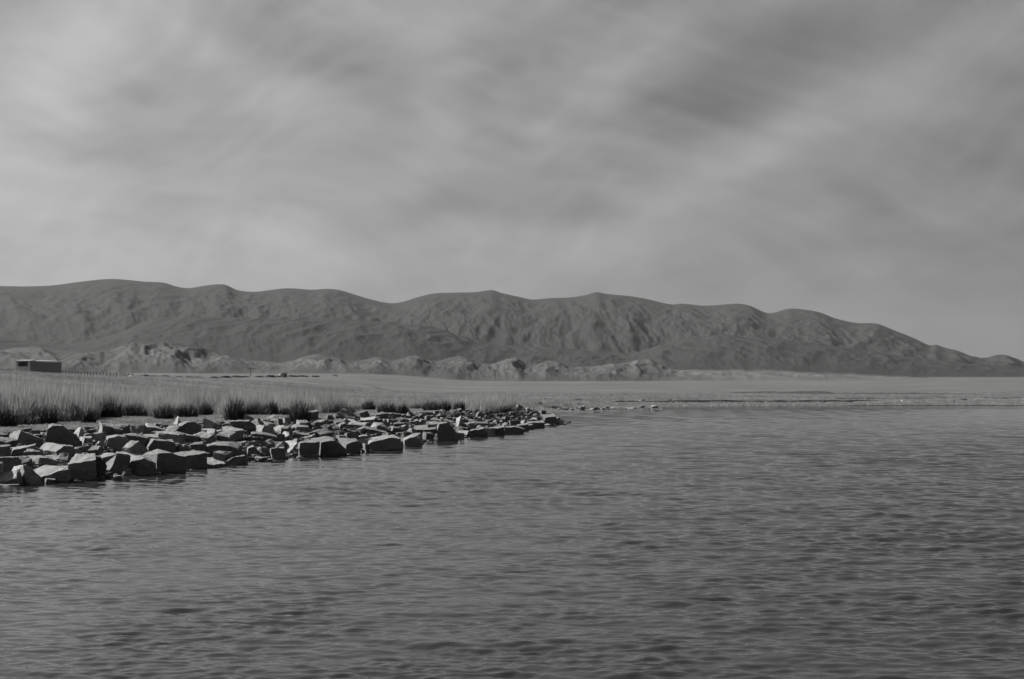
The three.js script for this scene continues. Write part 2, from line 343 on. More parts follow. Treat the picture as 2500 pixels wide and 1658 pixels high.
// ------------------------------------------------------------------ stones of the bank
const bank = [];                                              // px boxes already covered
const tess = new TessellateModifier(0.16, 6);
function stone(points, seed, rough = 0.03, edge = 0.16) {
  let g = new ConvexGeometry(points);
  g.deleteAttribute('uv');
  tess.maxEdgeLength = edge;
  g = tess.modify(g);
  const p = g.attributes.position, q = new THREE.Vector3();
  for (let i = 0; i < p.count; i++) {
    q.fromBufferAttribute(p, i);
    const a = 2.6, b = 9.5;
    p.setXYZ(i,
      q.x + rough * (1.3 * n3(q.x * a + seed, q.y * a, q.z * a) + 0.6 * n3(q.x * b, q.y * b + seed, q.z * b)),
      q.y + rough * (1.3 * n3(q.x * a, q.y * a + seed + 31, q.z * a) + 0.6 * n3(q.x * b + 9, q.y * b + seed, q.z * b)),
      q.z + rough * (1.3 * n3(q.x * a, q.y * a, q.z * a + seed + 77) + 0.6 * n3(q.x * b + 19, q.y * b, q.z * b + seed)));
  }
  g.deleteAttribute('normal');
  g.computeVertexNormals();
  const nn = g.attributes.normal, uv = new Float32Array(p.count * 2);
  for (let i = 0; i < p.count; i++) {
    const ax = Math.abs(nn.getX(i)), ay = Math.abs(nn.getY(i)), az = Math.abs(nn.getZ(i)), s = 0.55;
    if (ay >= ax && ay >= az) uv.set([p.getX(i) * s + seed, p.getZ(i) * s], i * 2);
    else if (ax >= az) uv.set([p.getZ(i) * s + seed, p.getY(i) * s], i * 2);
    else uv.set([p.getX(i) * s + seed, p.getY(i) * s], i * 2);
  }
  g.setAttribute('uv', new THREE.BufferAttribute(uv, 2));
  return toCreasedNormals(g, 0.32);
}
const GROUP = 'boulders piled along the stone bank';
let seedNo = 1;
function hero(label, front, back, depth, tone = 0) {
  const maxY = Math.max(...front.map(p => p[1])), minX = Math.min(...front.map(p => p[0]), ...back.map(p => p[0])), maxX = Math.max(...front.map(p => p[0]), ...back.map(p => p[0])), minY = Math.min(...front.map(p => p[1]), ...back.map(p => p[1]));
  const cx = front.reduce((a, p) => a + p[0], 0) / front.length, cy = front.reduce((a, p) => a + p[1], 0) / front.length;
  const d = footing(cx, maxY) + 0.05, m = d / F;
  const L = depth || clamp((maxX - minX) * m * 0.8, 0.6, 1.5);
  const pts = front.map(([x, y]) => at(x, y, d));
  for (const [x, y] of back) pts.push(at(x, y, d + L));
  for (const [x, y] of front) {                               // the unseen back and foot
    pts.push(at(cx + (x - cx) * 0.8, Math.max(cy + (y - cy) * 0.8, cy), d + L * 0.9));
    if (y > cy) { const p = at(cx + (x - cx) * 0.95, y, d + 0.12); p.y -= 0.35; pts.push(p); const q = at(cx + (x - cx) * 0.8, y, d + L * 0.8); q.y -= 0.35; pts.push(q); }
  }
  const o = at(cx, cy, d + L / 2); pts.forEach(p => p.sub(o));
  const b = put('boulder', stone(pts, seedNo++ * 3.17, 0.036, 0.11), M.rock[tone]);
  b.position.copy(o);
  tag(b, label, 'boulder', GROUP);
  bank.push([minX, minY, maxX, maxY]);
}
const off = (pts, dx, dy) => pts.map(([x, y]) => [x + dx, y + dy]);
const H = [
  ['tilted grey block with bright left end, high on the far left of the bank', [[50, 1052], [107, 1073], [97, 1087], [66, 1088], [42, 1075]], [[25, 1057], [48, 1050], [19, 1076], [44, 1074]]],
  ['dark humped boulder at the top of the bank, right of the tilted grey block', [[117, 1047], [129, 1038], [153, 1040], [176, 1062], [194, 1073], [191, 1087], [158, 1084], [111, 1075]], [[119, 1036], [128, 1034], [150, 1037]], 1.0, 1],
  ['small pale upright stone leaning beside the dark humped boulder', [[196, 1045], [203, 1050], [200, 1072], [193, 1068]], [[177, 1062], [190, 1045], [198, 1043]], 0.8, 2],
  ['pale wedge just right of the dark humped boulder', [[206, 1068], [214, 1076], [210, 1088], [203, 1089]], [[194, 1068], [191, 1088], [203, 1067]], 0.7, 2],
  ['dark block cut by the left edge, second row from the top', [[-14, 1090], [24, 1090], [18, 1117], [-14, 1120]], [[-10, 1086], [26, 1087]], 0.9, 1],
  ['long dark slab with a pale sliver of top, left edge middle row', [[33, 1099], [52, 1100], [88, 1087], [89, 1105], [62, 1113], [22, 1117]], [[20, 1114], [33, 1093], [54, 1093], [85, 1085]]],
  ['big rounded boulder with broad rough lit back and dark right face', [[137, 1103], [157, 1088], [178, 1090], [182, 1103], [171, 1120], [150, 1120]], [[89, 1098], [112, 1080], [156, 1084], [96, 1105]], 1.3],
  ['low dark slab behind the big flat-topped pale block', [[184, 1093], [217, 1088], [233, 1106], [186, 1106]], [[182, 1092], [215, 1086]], 0.8, 1],
  ['big block with a smooth pale sloping top at the waterline', [[164, 1134], [188, 1142], [232, 1122], [234, 1170], [170, 1174]], [[184, 1107], [232, 1108]], 1.1],
  ['large dark boulder cut by the left edge above the water', [[-14, 1119], [45, 1117], [53, 1125], [48, 1138], [30, 1142], [22, 1166], [-14, 1169]], [[-10, 1116], [42, 1114]], 1.0, 1],
  ['white-faced boulder with jagged left side at the leftmost waterline', [[57, 1135], [70, 1135], [92, 1160], [104, 1179], [75, 1185], [64, 1173]], [[35, 1138], [47, 1141], [24, 1160], [50, 1180], [63, 1174]], 1.1, 2],
  ['long slab with sloping lit top and dark front, leftmost waterline', [[98, 1165], [166, 1144], [171, 1173], [108, 1180]], [[78, 1148], [108, 1137], [166, 1137]], 1.1],
  ['rough boulder with lit left half behind the white-faced boulder', [[97, 1118], [120, 1120], [150, 1128], [163, 1133], [108, 1138], [90, 1143]], [[45, 1118], [55, 1112], [95, 1109], [78, 1142]], 1.2],
  ['thin pale slab lying behind the long waterline slab', [[125, 1124], [152, 1127], [165, 1122], [165, 1131], [128, 1132]], [[100, 1111], [150, 1112]], 0.9],
  ['tall dark stone standing right of the pale sloping block', [[231, 1113], [242, 1114], [254, 1124], [261, 1137], [251, 1169], [220, 1168], [228, 1141]], [[234, 1112], [244, 1113]], 0.7, 1],
  ['small pale stone at the foot of the tall dark stone', [[206, 1160], [218, 1158], [222, 1166], [204, 1167]], [[200, 1156], [214, 1146], [222, 1147]], 0.7, 2],
  ['slab with pale triangular top behind the tall dark stone', [[242, 1122], [282, 1109], [285, 1119], [261, 1132], [254, 1124]], [[238, 1106], [277, 1106]], 0.9],
  ['leaning dark block with a bright strip down its left side', [[285, 1110], [318, 1113], [318, 1126], [306, 1157], [262, 1162]], [[259, 1131], [280, 1116], [251, 1163]], 1.0, 1],
  ['dark block with a pale four-sided top between two bigger blocks', [[320, 1127], [351, 1117], [381, 1131], [383, 1156], [309, 1160]], [[318, 1110], [346, 1112]], 1.0],
  ['biggest dark waterline block with a pale spiked left end', [[384, 1108], [422, 1107], [438, 1116], [452, 1116], [452, 1146], [415, 1151], [383, 1156]], [[356, 1104], [376, 1102], [383, 1096], [346, 1112]], 1.2, 1],
  ['flat pale slab lying behind the leaning dark block', [[282, 1107], [318, 1109], [355, 1113], [350, 1119], [290, 1113]], [[285, 1101], [340, 1099], [362, 1103]], 1.1, 2],
  ['broad dark block above the biggest waterline block', [[375, 1074], [427, 1078], [430, 1105], [384, 1107], [363, 1102], [362, 1091]], [[366, 1072], [356, 1090], [420, 1074]], 1.1, 1],
  ['round rough dark boulder in the middle row, left part of bank', [[264, 1069], [289, 1064], [306, 1066], [322, 1086], [312, 1100], [261, 1105], [256, 1095]], [[260, 1064], [285, 1060], [304, 1062]], 1.1],
  ['first of three thin slabs leaning on the round rough boulder', [[226, 1077], [232, 1076], [230, 1092], [223, 1096]], [[221, 1091], [228, 1074]], 0.6],
  ['second of three thin slabs leaning on the round rough boulder', [[243, 1080], [250, 1082], [246, 1098], [238, 1099]], [[233, 1088], [242, 1077]], 0.6, 2],
  ['third of three thin slabs leaning on the round rough boulder', [[258, 1074], [266, 1072], [258, 1092], [252, 1096]], [[254, 1084], [270, 1068]], 0.6],
  ['dark hollow-fronted stone under the long pale slab', [[307, 1063], [327, 1063], [363, 1070], [364, 1077], [335, 1089], [324, 1086]], [[300, 1059], [330, 1058], [360, 1066]], 0.9, 1],
  ['small bright pyramid stone standing alone above the long pale slab', [[364, 1042], [405, 1049], [390, 1054], [362, 1056]], [[350, 1055], [357, 1031], [352, 1043]], 0.7, 2],
  ['long pale tilted slab near the top of the bank', [[330, 1067], [395, 1072], [422, 1068], [424, 1074], [395, 1078], [335, 1073]], [[288, 1060], [350, 1056], [408, 1051]], 1.6],
  ['white pointed stone at the top of the bank against dark sedge', [[436, 1019], [441, 1031], [437, 1040], [430, 1040]], [[433, 1015], [422, 1038]], 0.7, 2],
  ['wide dark boulder right below the white pointed stone', [[456, 1031], [477, 1031], [492, 1039], [492, 1051], [488, 1066], [440, 1057], [434, 1046]], [[436, 1036], [452, 1029], [430, 1048]], 1.2, 1],
  ['dark block with a bright upright left face below the wide dark boulder', [[441, 1062], [480, 1066], [488, 1068], [482, 1079], [461, 1083], [433, 1083]], [[430, 1052], [425, 1072], [432, 1080]], 1.1, 1],
  ['flat slab with a bright top edge behind the low waterline block', [[432, 1090], [489, 1089], [492, 1100], [460, 1102], [431, 1102]], [[436, 1087], [466, 1079], [497, 1081]], 1.1],
  ['long low dark block with pale ledge at the waterline', [[436, 1117], [457, 1114], [502, 1106], [508, 1141], [455, 1145], [430, 1146]], [[424, 1106], [469, 1100], [501, 1103]], 1.1, 1],
  ['massive dark block with long pale top and bright left edge', [[508, 1088], [538, 1091], [552, 1087], [580, 1095], [586, 1114], [552, 1119], [507, 1117]], [[503, 1087], [501, 1104], [512, 1084], [540, 1077], [575, 1080], [592, 1084]], 1.4, 1],
  ['low pale stone at the water below the massive dark block', [[520, 1132], [548, 1133], [546, 1137], [522, 1137]], [[508, 1119], [522, 1116], [549, 1118]], 0.9, 2],
  ['low dark stone at the water right of the low pale stone', [[566, 1118], [598, 1112], [606, 1134], [552, 1136], [552, 1127]], [[557, 1120], [596, 1110]], 0.8, 1],
  ['rough round boulder right of the massive dark block', [[605, 1095], [620, 1090], [637, 1107], [640, 1117], [604, 1117]], [[602, 1094], [618, 1087]], 0.9],
  ['dark wedge with lit rim in the middle of the left bank', [[528, 1058], [551, 1055], [596, 1051], [590, 1067], [586, 1073], [558, 1071], [526, 1065]], [[528, 1044], [555, 1041], [593, 1047]], 1.2],
  ['pale square block left of the dark wedge with lit rim', [[525, 1050], [533, 1058], [527, 1069], [520, 1070]], [[491, 1047], [523, 1046], [488, 1068]], 1.1, 2],
  ['dark slab lying under the tallest sedge clump, upper bank', [[560, 1030], [609, 1028], [617, 1041], [640, 1053], [634, 1056], [600, 1046], [565, 1037]], [[566, 1027], [606, 1025]], 0.9, 1],
  ['leaning slab with broad pale face and dark right edge, upper bank', [[628, 1022], [633, 1021], [652, 1043], [646, 1048], [640, 1053]], [[609, 1032], [621, 1024], [637, 1054], [615, 1043]], 0.9, 2],
  ['small block with pale triangle side right of the leaning slab', [[654, 1035], [671, 1036], [668, 1044], [655, 1046]], [[641, 1029], [655, 1029], [652, 1045]], 0.7],
  ['bright white cube-like stone in the upper bank', [[687, 1043], [702, 1040], [702, 1051], [692, 1062], [687, 1056]], [[667, 1043], [680, 1039], [668, 1056]], 0.9, 2],
  ['block with grey lit side right of the white cube-like stone', [[724, 1040], [752, 1043], [761, 1052], [759, 1059], [722, 1053]], [[703, 1040], [722, 1036], [714, 1052], [752, 1039]], 1.1],
  ['long dark log-shaped slab above the round boulders', [[614, 1058], [646, 1060], [676, 1068], [670, 1082], [610, 1073]], [[614, 1054], [648, 1056], [674, 1064]], 1.1, 1],
  ['pale rough stone right of the dark log-shaped slab', [[706, 1062], [704, 1074], [685, 1079], [699, 1080]], [[694, 1053], [706, 1055], [679, 1070]], 1.0, 2],
  ['dark flat stone with bright ridge left of the long flat slab', [[707, 1062], [722, 1060], [757, 1063], [756, 1070], [726, 1076], [706, 1076]], [[720, 1055], [755, 1059]], 1.0, 1],
  ['pale broken-faced boulder beside the big square waterline block', [[726, 1081], [723, 1109], [715, 1106], [704, 1107]], [[692, 1078], [712, 1075], [701, 1102]], 1.2, 2],
  ['big square dark block at the waterline, middle of the bank', [[733, 1081], [780, 1079], [779, 1098], [777, 1115], [731, 1117]], [[726, 1083], [728, 1110], [737, 1076], [778, 1074]], 1.3, 1],
  ['dark block with long flat pale top right of the big square block', [[784, 1080], [816, 1076], [824, 1081], [836, 1090], [848, 1099], [848, 1109], [781, 1114]], [[782, 1076], [758, 1071], [790, 1065], [814, 1068]], 1.7, 1],
  ['dark block with pale triangular top, mid-bank waterline', [[845, 1085], [873, 1077], [882, 1081], [880, 1102], [842, 1109]], [[825, 1070], [868, 1071]], 1.2, 1],
  ['narrow block with a bright strip of side at the water', [[891, 1083], [901, 1087], [903, 1101], [893, 1105]], [[884, 1081], [886, 1098]], 0.8, 1],
  ['large round-backed rough boulder at the middle waterline', [[906, 1079], [937, 1075], [956, 1069], [978, 1070], [984, 1093], [937, 1099], [906, 1101], [898, 1086]], [[900, 1071], [935, 1062], [962, 1062]], 1.6],
  ['humped dark boulder right of the large round-backed boulder', [[987, 1076], [1001, 1068], [1012, 1067], [1022, 1074], [1031, 1087], [986, 1091]], [[984, 1070], [1015, 1057], [1031, 1056]], 1.4],
  ['square dark block with a bright narrow left side, upper middle bank', [[960, 1043], [984, 1048], [984, 1060], [953, 1061]], [[952, 1041], [949, 1060], [958, 1040]], 1.0, 1],
  ['small dark cube perched above the square dark block', [[962, 1034], [979, 1034], [979, 1043], [962, 1042]], [[958, 1033], [959, 1042], [977, 1031]], 0.8, 1],
  ['arched dark stone with a pale crescent top, upper middle bank', [[918, 1041], [927, 1038], [950, 1048], [948, 1056], [920, 1051]], [[901, 1046], [912, 1031], [935, 1032], [906, 1050]], 1.1],
  ['long dark sloping slab below the arched stone', [[872, 1052], [887, 1044], [906, 1050], [947, 1058], [940, 1063], [895, 1061]], [[868, 1048], [890, 1040], [940, 1053]], 1.1, 1],
  ['round dark stone with a thin bright rim, upper middle bank', [[832, 1036], [842, 1034], [848, 1040], [845, 1052], [825, 1049]], [[824, 1036], [838, 1029], [846, 1032]], 1.0, 1],
  ['short pale slab lying above the round dark stone', [[848, 1026], [868, 1029], [868, 1033], [846, 1030]], [[850, 1022], [868, 1025]], 0.8, 2],
  ['long pale slab below the sedge, upper middle bank', [[874, 1028], [915, 1023], [912, 1029], [880, 1034]], [[880, 1020], [916, 1017]], 1.2, 2],
  ['small white tilted stone at the top of the middle bank', [[939, 1013], [944, 1016], [938, 1023], [933, 1022]], [[928, 1022], [935, 1009]], 0.7, 2],
  ['long flat slab with a pale top and dark overhang, right of middle', [[1013, 1050], [1063, 1048], [1063, 1057], [1042, 1061], [1033, 1057]], [[998, 1041], [1030, 1043], [1065, 1034]], 1.9, 1],
  ['great dark boulder at the waterline, right of middle', [[1072, 1036], [1095, 1031], [1111, 1054], [1119, 1070], [1100, 1076], [1069, 1078], [1066, 1056]], [[1068, 1034], [1078, 1030]], 1.6, 1],
  ['white square-faced block standing at the water right of the great dark boulder', [[1122, 1062], [1141, 1060], [1137, 1068], [1122, 1069]], [[1118, 1052], [1144, 1051]], 1.0, 2],
  ['pale standing stone with a notch, above the white square-faced block', [[1124, 1020], [1128, 1032], [1122, 1046], [1116, 1048]], [[1115, 1020], [1126, 1016], [1112, 1046]], 1.0, 2],
  ['long dark slab at the waterline towards the point', [[1232, 1044], [1259, 1043], [1285, 1049], [1268, 1058], [1232, 1060]], [[1236, 1040], [1262, 1040]], 1.6, 1],
  ['dark low slab at the water right of the white square-faced block', [[1146, 1052], [1180, 1047], [1192, 1056], [1187, 1064], [1150, 1068]], [[1150, 1048], [1182, 1043]], 1.4, 1],
  ['dark jutting slab at the water left of the long dark slab', [[1194, 1049], [1230, 1043], [1233, 1058], [1197, 1063]], [[1192, 1045], [1226, 1038]], 1.4, 1],
  ['dark wedge filling the waterline right of the long dark slab', [[1262, 1040], [1290, 1036], [1292, 1046], [1274, 1051]], [[1262, 1036], [1288, 1032]], 1.4, 1],
  ['dark block at the waterline just before the point', [[1289, 1033], [1330, 1031], [1330, 1043], [1290, 1046]], [[1286, 1029], [1325, 1027]], 1.6, 1],
  ['dark end block at the very point of the bank', [[1330, 1020], [1359, 1017], [1358, 1034], [1335, 1037]], [[1322, 1012], [1352, 1010]], 1.8, 1],
  ['bright pale stone a little back from the point', [[1297, 1023], [1312, 1024], [1311, 1029], [1296, 1028]], [[1296, 1019], [1310, 1020]], 1.0, 2],
  ['small white stone at the top of the bank near the point', [[1286, 997], [1291, 998], [1290, 1003], [1285, 1002]], [[1283, 998], [1289, 995]], 0.8, 2],
];
for (const a of H) hero(...a);

let rubble;
// the rest of the bank: stones of a few shapes thrown between those above
const ordinals = ['first', 'second', 'third', 'fourth', 'fifth', 'sixth', 'seventh', 'eighth', 'ninth', 'tenth', 'eleventh', 'twelfth', 'thirteenth', 'fourteenth', 'fifteenth', 'sixteenth', 'seventeenth', 'eighteenth', 'nineteenth', 'twentieth', 'twenty-first', 'twenty-second', 'twenty-third', 'twenty-fourth', 'twenty-fifth', 'twenty-sixth', 'twenty-seventh', 'twenty-eighth', 'twenty-ninth', 'thirtieth'];
{
  const R = rng(4242), kinds = [['squat block', 1, 0.72, 0.9], ['flat slab', 1.25, 0.38, 0.95], ['upright block', 0.72, 1.05, 0.75], ['wedge-shaped stone', 1.05, 0.7, 0.85]];
  const shapes = [];
  for (let s = 0; s < 20; s++) {
    const [, sx, sy, sz] = kinds[s % 4], pts = [];
    for (const x of [-1, 1]) for (const y of [-1, 1]) for (const z of [-1, 1]) {
      const wedge = s % 4 === 3 && y > 0 ? 0.35 + 0.3 * R() : 1;
      const P = [x * sx * wedge * (0.5 - 0.16 * R()), y * sy * (0.5 - 0.14 * R()), z * sz * wedge * (0.5 - 0.16 * R())];
      pts.push(new THREE.Vector3(...P));
      if (R() < 0.45) pts.push(new THREE.Vector3(P[0] * (0.6 + 0.3 * R()), P[1] * 1.08, P[2] * (0.7 + 0.3 * R())));
    }
    shapes.push(stone(pts, 300 + s * 2.3, 0.05, 0.14));
  }
  const used = [], list = [];
  const free = (px, py, r) => !bank.some(([a, b, c, d]) => px > a + (c - a) * 0.12 && px < c - (c - a) * 0.12 && py > b && py < d) && !used.some(([x, y, q]) => Math.abs(x - px) < (q + r) * 0.34 && Math.abs(y - py) < (q + r) * 0.17);
  const lens = []; let total = 0;
  for (let i = 2; i < 20; i++) { const l = Math.hypot(shore[i][0] - shore[i - 1][0], shore[i][1] - shore[i - 1][1]); lens.push([i, l]); total += l; }
  let count = 0;
  for (let tries = 0; tries < 40000 && count < 225; tries++) {
    let u = Math.pow(R(), 0.62) * total, i = 2;
    for (const [k, l] of lens) { i = k; if (u < l) break; u -= l; }
    const [ax, az] = shore[i - 1], [bx, bz] = shore[i], l = Math.hypot(bx - ax, bz - az), t = clamp(u / l);
    const cx = lerp(ax, bx, t), cz = lerp(az, bz, t), w = bankWidth(cz), v = R() * 0.98;
    const s = v * w + 0.1, x = cx + (bz - az) / l * s * 1, z = cz - (bx - ax) / l * s * 1;
    const size = (0.5 + 0.75 * Math.pow(R(), 1.6)) * (v < 0.2 ? 1.15 : 1) * lerp(1, 0.62, sstep(80, 112, -cz));
    if (inland(x, z) < 0.05) continue;
    const y = land(x, z, false), px = 1250 + x / -z * F, py = 950 + (EYE - y - size * 0.25) / -z * F, r = size / -z * F;
    if (px < -30 || px > 1362 || (px < 560 && v > 0.74) || !free(px, py, r)) continue;
    used.push([px, py, r]);
    const kind = Math.floor(R() * 20), k4 = kind % 4;
    list.push({ x, y, z, px, v, size, kind, word: kinds[k4][0], tone: R() < 0.42 ? 1 : R() < 0.5 ? 0 : 2, turn: R() * 6.28, tx: (R() - 0.35) * 0.6, tz: (R() - 0.5) * 0.7 });
    count++;
  }
  const place = o => (o.v < 0.25 ? 'at waterline' : o.v < 0.65 ? 'mid-slope' : 'at bank top');
  const part = o => (o.px < 250 ? 'far left' : o.px < 520 ? 'left part' : o.px < 800 ? 'left of middle' : o.px < 1020 ? 'right of middle' : o.px < 1180 ? 'towards the point' : 'by the point');
  const bins = new Map();
  list.sort((a, b) => a.px - b.px);
  for (const o of list) { o.text = `${o.word} ${place(o)}, ${part(o)}`; bins.set(o.text, (bins.get(o.text) || 0) + 1); }
  const seen = new Map();
  for (const o of list) {
    const n = seen.get(o.text) || 0; seen.set(o.text, n + 1);
    const m = put('boulder', shapes[o.kind], M.rock[o.tone]);
    m.scale.set(o.size, o.size * lerp(0.9, 1.1, (o.kind * 0.37) % 1), o.size);
    m.rotation.set(o.tx, o.turn, o.tz);
    m.position.set(o.x, o.y + o.size * 0.12, o.z);
    const size = o.size > 0.95 ? 'large' : o.size > 0.68 ? 'middling' : 'small';
    const ord = bins.get(o.text) > 1 ? `, ${ordinals[n]} such from left` : '';
    tag(m, `${size} grey ${o.text}${ord}`, 'boulder', GROUP);
  }
  // small stones of the low spit behind the point
  const spit = [];
  for (let i = 0; i < 30; i++) { const px = 1342 + 262 * Math.pow(R(), 0.9), py = 1004.5 - (px - 1335) * 0.014 - 6 * R() * (1 - (px - 1335) / 330); spit.push([px, py, 0.55 + 0.6 * R(), Math.floor(R() * 20), R() * 6, R() < 0.75 ? 1 : 2]); }
  spit.sort((a, b) => a[0] - b[0]);
  spit.forEach(([px, py, size, kind, turn, tone], i) => {
    const d = 188 + (px - 1345) * 0.065 + (1004 - py) * 2.2, p = at(px, py, d);
    const m = put('boulder', shapes[kind], M.rock[tone]);
    m.scale.set(size * 1.3, size * 0.75, size); m.rotation.set(0.1, turn, 0.1); m.position.set(p.x, Math.max(0, land(p.x, p.z, false)) + size * 0.15, p.z);
    tag(m, `small grey stone on the low spit behind the point, ${ordinals[i]} from the left`, 'boulder', 'small stones along the low spit');
  });
  // rubble between the boulders
  {
    const spots = [], r = rng(515);
    for (let k = 0; k < 26000 && spots.length < 5200; k++) {
      const d = 42 + 92 * Math.pow(r(), 1.1), x = -0.4 * d + r() * (0.4 * d + 6), z = -d, s = inland(x, z);
      if (s < -0.2 || s > bankWidth(z) * 1.05 || r() < 0.5 * s / bankWidth(z)) continue;
      const q = 0.09 + 0.26 * r() * r();
      spots.push([x, Math.max(-0.05, land(x, z)) + q * 0.2, z, q * (0.8 + 0.5 * r()), q * (0.6 + 0.5 * r()), r() * 6.28, 0.6 + 0.5 * r()]);
    }
    const pts = []; for (let k = 0; k < 18; k++) pts.push(new THREE.Vector3((r() - 0.5) * 1.3, (r() - 0.5), (r() - 0.5) * 1.1));
    rubble = [new ConvexGeometry(pts), spots];
  }
  // a few drowned stones breaking the surface
  [[10, 1187, 0.6, 'flat wet stone breaking the water at the left edge'], [1372, 1037, 0.5, 'thin wet stone breaking the water beyond the point']].forEach(([px, py, size, label]) => {
    const d = EYE / ((py - 950) / F), p = at(px, py, d), m = put('boulder', shapes[1], M.rock[1]);
    m.scale.set(size * 1.4, size * 0.5, size); m.position.set(p.x, 0.02, p.z); tag(m, label, 'boulder', GROUP);
  });
}

// ------------------------------------------------------------------ reeds, grass, sedge
function bladeGeo(list) {                                      // list of [x, z, height, lean x, lean z, width, turn]
  const P = [], I = [];
  for (const [x, z, h, lx, lz, w, a, y0 = 0] of list) {
    const k = P.length / 3, c = Math.cos(a) * w / 2, s = Math.sin(a) * w / 2;
    P.push(x - c, y0, z - s, x + c, y0, z + s, x + lx * 0.35 - c * 0.8, y0 + h * 0.55, z + lz * 0.35 - s * 0.8, x + lx * 0.35 + c * 0.8, y0 + h * 0.55, z + lz * 0.35 + s * 0.8, x + lx, y0 + h, z + lz);
    I.push(k, k + 1, k + 2, k + 1, k + 3, k + 2, k + 2, k + 3, k + 4);
  }
  const g = new THREE.BufferGeometry();
  g.setAttribute('position', new THREE.Float32BufferAttribute(P, 3)); g.setIndex(I); g.computeVertexNormals();
  return g;
}
function tuft(seed, n, radius, h, lean, w) {
  const R = rng(seed), L = [];
  for (let i = 0; i < n; i++) { const a = R() * 6.28, r = radius * Math.sqrt(R()), b = R() * 6.28, l = lean * (0.3 + R()); L.push([Math.cos(a) * r, Math.sin(a) * r, h * (0.6 + 0.5 * R()), Math.cos(b) * l + 0.06, Math.sin(b) * l, w * (0.7 + 0.6 * R()), R() * 3.14]); }
  return bladeGeo(L);
}
function scatter(name, geo, mat, label, cat, places) {
  const m = new THREE.InstancedMesh(geo, mat, places.length), o = new THREE.Object3D(), c = new THREE.Color();
  places.forEach(([x, y, z, s, sy, t, tint], i) => { o.position.set(x, y, z); o.rotation.y = t; o.scale.set(s, sy, s); o.updateMatrix(); m.setMatrixAt(i, o.matrix); c.setRGB(tint, tint, tint); m.setColorAt(i, c); });
  m.name = numbered(name); m.castShadow = m.receiveShadow = true; scene.add(m);
  tag(m, label, cat, null, 'stuff');
}
scatter('rubble', rubble[0], M.rock[1], 'small broken stones filling the gaps between the boulders', 'rubble', rubble[1]);
const frontLine = curve([[-400, 1044], [-100, 1040], [0, 1037], [110, 1033], [200, 1029], [250, 1017], [330, 1014], [400, 1016], [500, 1010], [570, 1014], [640, 1010], [730, 1011], [850, 1003], [1000, 995], [1100, 1000], [1240, 1002], [1330, 998]].map(([px, py]) => [px, footing(px, py, 40, 200)]));
const reedFront = (x, z) => frontLine(1250 + x / -z * F) + 1.5 * fbm(x * 0.3, z * 0.3, 12, 3);           // depth at which the reeds begin
{
  const R = rng(909), reeds = [], grass = [];
  for (let i = 0; i < 90000 && reeds.length < 26000; i++) {
    const d = 58 + 120 * Math.pow(R(), 1.25), x = -0.46 * d + R() * (0.46 * d + 5), z = -d, s = inland(x, z), f = reedFront(x, z);
    if (s < 3 || d < f || z < -165) continue;
    const dens = clamp(0.75 + 1.2 * fbm(x * 0.16, z * 0.16, 30, 3), 0.1, 1); if (R() > dens) continue;
    const near = 1 - sstep(0, 5, d - f), hh = lerp(1.6, 0.95, sstep(80, 140, d)) * (0.6 + 0.75 * R() + (R() < 0.06 ? 0.5 : 0)) * (1 + 0.4 * fbm(x * 0.2, z * 0.2, 40, 2)) * lerp(1, 0.75, near);
    reeds.push([x, land(x, z) - 0.03, z, 0.9 + 0.5 * R(), hh, R() * 6.28, (0.75 + 0.5 * R()) * (1 + 0.5 * fbm(x * 0.12, z * 0.12, 50, 2))]);
  }
  scatter('reeds', tuft(3, 26, 0.32, 1, 0.32, 0.028), M.reed, 'pale dry reeds standing behind the stone bank', 'reeds', reeds);
  for (let i = 0; i < 260000 && grass.length < 80000; i++) {
    const d = 62 + 560 * Math.pow(R(), 1.6), x = -0.46 * d + R() * 0.95 * d, z = -d, s = inland(x, z);
    if (s < bankWidth(z) * (z > -140 ? 0.9 : 0.25) + 0.5) continue;
    if (x > 2 && d > 240 && R() < 0.5) continue;
    const far = sstep(80, 300, d);
    grass.push([x, land(x, z) - 0.03, z, lerp(0.7, 1.7, far) * (0.7 + 0.6 * R()), lerp(0.1, 0.45, sstep(0, 4, d - reedFront(x, z))) * (0.5 + R()) * lerp(1, 0.75, sstep(-10, 20, x)) * (d > 290 && d < 349 && x < -86 * d / 350 && x > -135 * d / 350 ? 1.6 : 1), R() * 6.28, (0.7 + 0.6 * R()) * (1 + 0.6 * fbm(x * 0.03, z * 0.03, 60, 3))]);
  }
  scatter('dry_grass', tuft(8, 16, 0.5, 1, 0.4, 0.045), M.grass, 'short dry grass over the shore and the plain', 'grass', grass);
}
